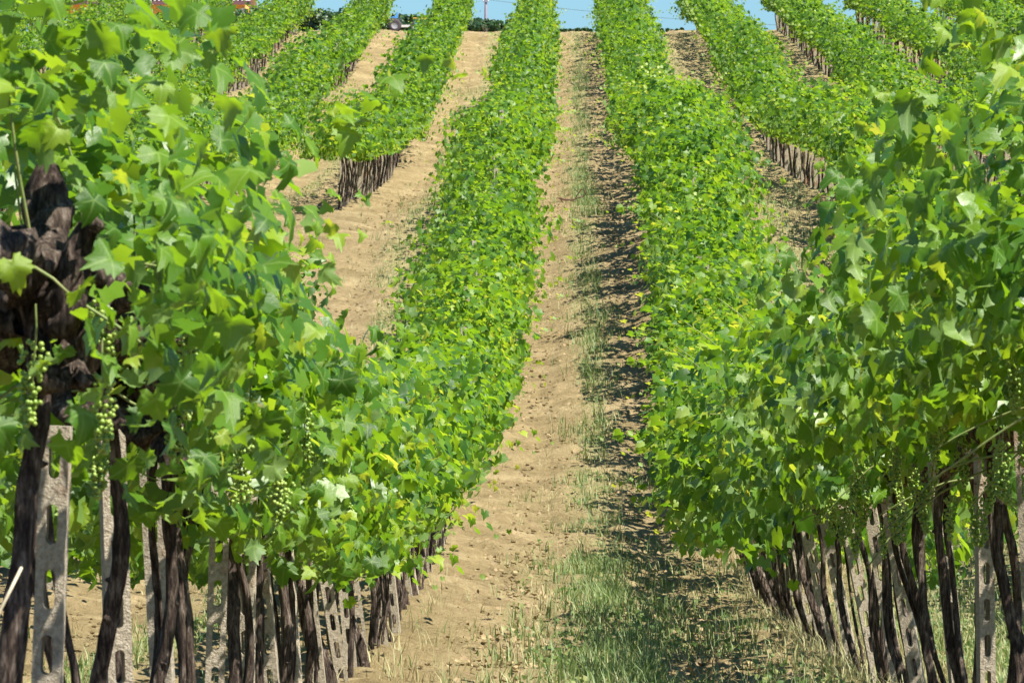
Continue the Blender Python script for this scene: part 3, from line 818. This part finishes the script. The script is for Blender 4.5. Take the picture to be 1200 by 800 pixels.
def clods():
    rg = np.random.default_rng(45); iv, jf = ico(); n = 9000
    y = 34 * (150 / 34) ** rg.random(n); x = rg.uniform(-5.5, 3.2, n)
    s = rg.uniform(.008, .026, n) ; z = ground_z(x, y) + (fbm(x * .7, y * .5) - .5) * .16
    V = (iv[None] * (1 + rg.normal(0, .18, (n, 12, 1)))) * s[:, None, None] * [1.2, 1.0, .7] + np.stack([x, y, z + s * .2], 1)[:, None]
    T = (jf[None] + (np.arange(n) * 12)[:, None, None]).reshape(-1, 3)
    o = obj('soil_clods', mesh_np('soil_clods', V.reshape(-1, 3), T, M_SOIL, attrs={'weed': np.zeros(n * 12)}, smooth=False)); tag(o, 'crumbled clods of tan clay', kind='stuff')
clods()

def litter():
    rg = np.random.default_rng(46); n = 2600
    y = 34 * (120 / 34) ** rg.random(n); x = ROWS[-1] + .2 + rg.uniform(0, 2.8, n) ** 1.0
    P = np.stack([x, y, ground_z(x, y) + (fbm(x * .7, y * .5) - .5) * .16 + .02], 1)
    V, T, A, E = leaves_arrays(P, rg.normal(0, .5, (n, 3)) + [0, -.3, 1], rg.normal(0, 1, (n, 3)), rg.uniform(.02, .06, n), rg.uniform(0, 1, n), LO, rg)
    o = obj('fallen_leaves', mesh_np('fallen_leaves', V, T, M_LITTER, attrs={'tone': A})); tag(o, 'dry brown vine leaves fallen on the lane', kind='stuff')
M_LITTER = plain('dry_leaf', (.14, .09, .045), (.34, .25, .12), 3, .8, 0)
litter()
# dead pruned wood lying in the lane
def at(u, v, Y): return ((u - XV) / F * Y, Y, (YH - v) / F * Y)
def dead_wood():
    y = 119.0; x = (671 - XV) / F * y; z = float(ground_z(x, y)) + .09
    root = empty('dead_branch', (x, y, z)); tag(root, 'dry red brown forked vine branch lying on the soil of the central lane', 'branch')
    for nm, pts, r in (('stem', [(-.2, 0, .05), (-.1, .02, .02), (0, 0, .02), (.08, 0, .05), (.16, .02, .08)], .013),
                       ('twig', [(.03, 0, .03), (.08, 0, .12), (.12, .02, .18), (.17, 0, .17), (.18, 0, .10)], .009),
                       ('twig', [(-.18, 0, .05), (-.15, 0, .0), (-.14, .02, -.02)], .008), ('twig', [(-.06, 0, .02), (.02, -.05, .0), (.14, -.06, .01)], .009)):
        bb = Bag(); add_tube(bb, [(p[0] * 1.3, p[1], p[2] * 1.2) for p in pts], r * 1.25, 6); obj(nm, bb.mesh(nm, [M_DRY]), root)
dead_wood()
def stick():
    y = 13.7; x = -1.21
    z = float(ground_z(x, y)); bb = Bag(); add_tube(bb, [(-.16, 0, 0), (-.07, 0, .2), (.0, 0, .38), (.045, 0, .47)], .0035, 6)
    o = obj('dry_stick', bb.mesh('dry_stick', [M_PALE]), None, (x + .0, y, z + .0)); tag(o, 'thin pale stick leaning among the nearest trunks at the lower left', 'stick')
stick()

# ------------------------------------------------------------------ beyond the crest: shrubs, machine, house, pole
def shrub(u, y, h, wdt, seed, label, dark=0.0, n=650):
    rg = np.random.default_rng(seed); x = (u - XV) / F * y; z = float(ground_z(x, y))
    root = empty('shrub', (x, y, z)); tag(root, label, 'shrub', 'shrubs along the crest')
    C = rg.uniform(-1, 1, (9, 3)) * [wdt * .42, wdt * .3, h * .3] + [0, 0, h * .5]; rr = rg.uniform(.26, .40, 9) * min(h, wdt)
    q = rg.integers(0, 9, n); d = rg.normal(0, 1, (n, 3)); d /= np.linalg.norm(d, axis=1)[:, None]
    P = C[q] + d * (rr[q] * rg.uniform(.7, 1.12, n))[:, None]; P[:, 2] = np.clip(P[:, 2], .05, None)
    V, T, A, E = leaves_arrays(P, d + rg.normal(0, .5, (n, 3)), rg.normal(0, 1, (n, 3)) - [0, 0, .4], rg.uniform(.10, .19, n), np.clip(rg.normal(.4, .22, n) - dark, 0, 1), LO, rg)
    tag(obj('foliage', mesh_np('foliage', V, T, M_HEDGE, attrs={'tone': A}), root), kind='stuff')
    for s in range(3):
        bb = Bag(); add_tube(bb, [(0, 0, -.05), (rg.uniform(-.2, .2), 0, h * .3), (rg.uniform(-.5, .5) * wdt * .5, 0, h * .7)], [.04, .03, .015], 6); obj('stem', bb.mesh('stem', [M_BARK]), root)
k = 0
for (u, y, h, wd, dk, lb) in [(262, 258, 1.5, 1.5, .1, 'dark shrub directly under the eave of the orange house'), (279, 257, 1.6, 1.5, .15, 'dark rounded shrub at the corner of the orange house'),
                              (298, 259, 1.5, 1.3, .2, 'blue green shrub just right of the orange house'), (316, 258, 1.7, 1.4, .1, 'shrub between two vine rows, left one of the dark pair'),
                              (340, 260, 1.7, 1.6, .1, 'tall shrub behind the fourth row left of the lane'), (366, 258, 1.6, 1.5, .2, 'dark shrub between the fourth and third rows, leftward'),
                              (384, 258, 1.55, 1.4, .15, 'dark shrub between the fourth and third rows, rightward'), (405, 259, 1.5, 1.5, .1, 'shrub half hidden behind the third row of vines'),
                              (452, 266, 1.0, 1.1, .2, 'low shrub behind the blue farm machine'), (474, 266, 1.1, 1.3, 0, 'pale topped shrub between the machine wheels'), (497, 266, 1.0, 1.0, 0, 'shrub beside the green bin'),
                              (556, 258, .95, 1.1, .05, 'low shrub left of the foot of the utility pole'), (570, 259, .9, 1.2, 0, 'low shrub in front of the utility pole'), (586, 258, 1.0, 1.2, 0, 'low shrub just right of the utility pole'), (604, 258, .95, 1.1, .05, 'low shrub beside the tall row left of the central lane'),
                              (673, 254, .45, .8, -.1, 'small weedy bush at the top of the central lane'), (690, 254, .5, .8, 0, 'small dark bush at the top right of the central lane'), (768, 252, .5, .7, 0, 'small bush right of the row beside the lane'), (784, 252, .3, .8, .1, 'scrubby tuft on the crest right of the lane')]:
    k += 1; vt = 14 if u < 300 else 17 if u < 430 else 19 if u < 520 else 25 if u < 620 else 33
    yy = 285 + (k * 7) % 9; hh = (36 - vt) / F * yy * 1.12
    shrub(u, yy, hh, max(1.5, wd * 1.2), 400 + k, lb, dk, n=820)

for u in (238, 250, 270, 289, 307, 327, 352, 375, 394, 421, 435, 448, 463, 486, 506, 524, 547, 563, 578, 594, 612):
    k += 1; vt = 15 if u < 430 else 20 if u < 530 else 25
    shrub(u, 292 + (k * 5) % 6, (37 - vt) / F * 292 * 1.15, 1.7, 600 + k, 'dark low shrub in the hedge along the crest, left of the central lane', .1, n=620)
def simple(name, col, rough=.6, c2=None):
    c2 = c2 or tuple(min(1, c * 1.25) for c in col); return plain(name, col, c2, 6, rough, .1, .005)
M_BLUE = simple('blue_paint', (.08, .28, .62), .4); M_TYRE = simple('tyre_rubber', (.06, .05, .05), .9); M_WHITE = simple('off_white_paint', (.62, .60, .55))
M_GREENP = simple('green_panel', (.10, .30, .22)); M_ORANGE = simple('orange_render', (.78, .36, .08), .9); M_ROOF = simple('roof_tile', (.42, .36, .38), .8)
M_FASCIA = simple('brown_fascia', (.13, .06, .07), .8); M_GLASS = simple('dark_window', (.03, .04, .05), .1); M_POLE = simple('grey_pole', (.22, .18, .22), .8); M_HUB = simple('hub_metal', (.25, .24, .25), .5)
M_FRAME = simple('machine_frame', (.05, .08, .08), .6)

def lathe_x(bag, prof_, cx, cy, cz, ns=24, mat=0):
    """revolve (r, x) pairs about an axis along y"""
    th = np.linspace(0, 2 * math.pi, ns, endpoint=False); V = []
    for r, d in prof_: V += [(cx + r * math.cos(t), cy + d, cz + r * math.sin(t)) for t in th]
    n = len(prof_); i = np.arange(n - 1)[:, None] * ns; j = np.arange(ns)[None]; j2 = (j + 1) % ns
    bag.add(V, np.stack([i + j, i + j2, i + ns + j2, i + ns + j], -1).reshape(-1, 4), mat)
def machine():
    y = 263.0; x = (463 - XV) / F * y; z = float(ground_z(x, y)) ; s = F / y
    zt = (YH - 38.6) / s
    root = empty('farm_machine', (x, y, zt)); tag(root, 'blue topped farm machine with two dark wheels parked on the crest', 'farm machine')
    bb = Bag(); v, f = box_arrays(.38, 0, .26, 1.15, .5, .09); bb.add(v, f); obj('chassis', bb.mesh('chassis', [M_WHITE], False), root)
    bb = Bag(); v, f = box_arrays(-.05, 0, .55, .62, .5, .07); bb.add(v, f); obj('deck', bb.mesh('deck', [M_FRAME], False), root)
    bb = Bag()
    pr = [(-.28, .59), (.10, .59), (.16, .80), (.09, .80), (.0, .68), (-.28, .63)]
    V = [(a, -.22, c) for a, c in pr] + [(a, .22, c) for a, c in pr]; n = 6
    bb.add(V, [[q, (q + 1) % n, (q + 1) % n + n, q + n] for q in range(n)]); bb.add(V, [[0, 3, 2], [0, 2, 1], [0, 4, 3], [0, 5, 4], [6, 8, 9], [6, 7, 8], [6, 9, 10], [6, 10, 11]])
    obj('hood', bb.mesh('hood', [M_BLUE], False), root)
    for cx, r in ((0.0, .27), (.84, .22)):
        for cy in (-.28, .28):
            bb = Bag(); lathe_x(bb, [(r * .55, -.07), (r * .9, -.08), (r, -.05), (r, .05), (r * .9, .08), (r * .55, .07)], cx, cy, r + .02)
            wh = obj('wheel', bb.mesh('wheel', [M_TYRE]), root)
            bb = Bag(); lathe_x(bb, [(.01, -.05), (r * .5, -.05), (r * .57, -.065), (r * .57, .065), (r * .5, .05), (.01, .05)], cx, cy, r + .02); obj('rim', bb.mesh('rim', [M_HUB]), wh)
    root = empty('storage_bin', ((494 - XV) / F * 262, 262, zt)); tag(root, 'blue green bin with an orange brown lid beside the vines on the crest', 'bin')
    bb = Bag(); v, f = box_arrays(0, 0, .26, .55, .5, .5); bb.add(v, f); obj('bin_body', bb.mesh('bin_body', [M_GREENP], False), root)
    bb = Bag(); v, f = box_arrays(-.02, 0, .54, .62, .56, .05); bb.add(v, f); obj('lid', bb.mesh('lid', [M_ORANGE], False), root)
machine()
def house():
    y = 420.0; s = F / y; X = lambda u: (u - XV) / s; Zp = lambda v: (YH - v) / s
    x1 = X(286); x0 = x1 - 11.5; ze = Zp(4.5); zb = ze - 5.5
    root = empty('house', ((x0 + x1) / 2, y, zb)); cx = (x0 + x1) / 2
    tag(root, 'orange rendered farmhouse with a ribbed pale tile roof behind the crest', 'house')
    W = x1 - x0; D = 8.0; Hh = ze - zb
    bb = Bag(); v, f = box_arrays(0, D / 2, Hh / 2 - .6, W, D, Hh + 1.2); bb.add(v, f); obj('wall', bb.mesh('wall', [M_ORANGE], False), root)
    bb = Bag(); v, f = box_arrays(W / 2 - .02, -.06, Hh / 2 - .3, .28, .3, Hh); bb.add(v, f); obj('corner_pillar', bb.mesh('corner_pillar', [M_WHITE], False), root)
    bb = Bag(); v, f = box_arrays(0, -.62, Hh + .04, W + .95, .12, .26); bb.add(v, f); obj('fascia', bb.mesh('fascia', [M_FASCIA], False), root)
    hw = W / 2 + .45; y0, y1, ym = -.65, D + .65, D / 2; zt = Hh + 2.0
    V = [(-hw, y0, Hh + .15), (hw, y0, Hh + .15), (hw, ym, zt), (-hw, ym, zt), (hw, y1, Hh + .15), (-hw, y1, Hh + .15),
         (-hw, y0, Hh - .02), (hw, y0, Hh - .02), (hw, ym, zt - .2), (-hw, ym, zt - .2), (hw, y1, Hh - .02), (-hw, y1, Hh - .02)]
    bb = Bag(); bb.add(V, [[0, 1, 2, 3], [3, 2, 4, 5], [6, 9, 8, 7], [9, 11, 10, 8], [0, 6, 7, 1], [5, 4, 10, 11], [0, 3, 9, 6], [3, 5, 11, 9], [1, 7, 8, 2], [2, 8, 10, 4]])
    rf = obj('roof', bb.mesh('roof', [M_ROOF], False), root)
    bb = Bag()
    for q in range(int(2 * hw / .27)):
        xx = -hw + .13 + q * .27; add_tube(bb, [(xx, y0 - .04, Hh + .17), (xx, ym, zt + .02)], .075, 6)
    tag(obj('tiles', bb.mesh('tiles', [M_ROOF]), rf), kind='stuff')
    for wx in (-4, -1.3, 1.6, 3.9):
        bb = Bag(); v, f = box_arrays(wx, -.03, Hh - 1.5, 1.1, .1, 1.3); bb.add(v, f); wn = obj('window', bb.mesh('window', [M_WHITE], False), root)
        bb = Bag(); v, f = box_arrays(wx, -.10, Hh - 1.5, .9, .03, 1.1); bb.add(v, f); obj('pane', bb.mesh('pane', [M_GLASS], False), wn)
house()
def pole():
    y = 400.0; s = F / y; x = (568.5 - XV) / s; zt = (YH + 22) / s; zb = (YH - 34) / s - 2
    root = empty('utility_pole', (x, y, zb)); tag(root, 'grey utility pole standing against the sky behind the low shrubs', 'pole')
    bb = Bag(); add_tube(bb, [(0, 0, 0), (.03, 0, (zt - zb) * .5), (.06, 0, zt - zb)], [.10, .085, .07], 8); obj('shaft', bb.mesh('shaft', [M_POLE]), root)
    zc = (YH - 2.5) / s - zb
    bb = Bag(); v, f = box_arrays(.04, -.08, zc, .32, .06, .07); bb.add(v, f); obj('crossarm', bb.mesh('crossarm', [M_POLE], False), root)
    for sx in (-.13, .2):
        bb = Bag(); lathe = [(.0, .0), (.03, .02)]; add_tube(bb, [(sx, -.08, zc + .03), (sx, -.08, zc + .09), (sx, -.08, zc + .16)], [.03, .035, .015], 8); obj('insulator', bb.mesh('insulator', [M_WHITE]), root)
    for tx, tz, dy in ((-45, 2.2, 10), (42, -1.2, 6)):
        t = np.linspace(0, 1, 24); sg = 1.0 if tx > 0 else .4
        P = np.stack([.04 + tx * t, -.08 + dy * t, zc + .14 + tz * t - sg * 4 * t * (1 - t) * 1.0], 1)
        bb = Bag(); add_tube(bb, P, .013, 4, cap=False); tag(obj('wire', bb.mesh('wire', [M_FRAME]), root))
pole()
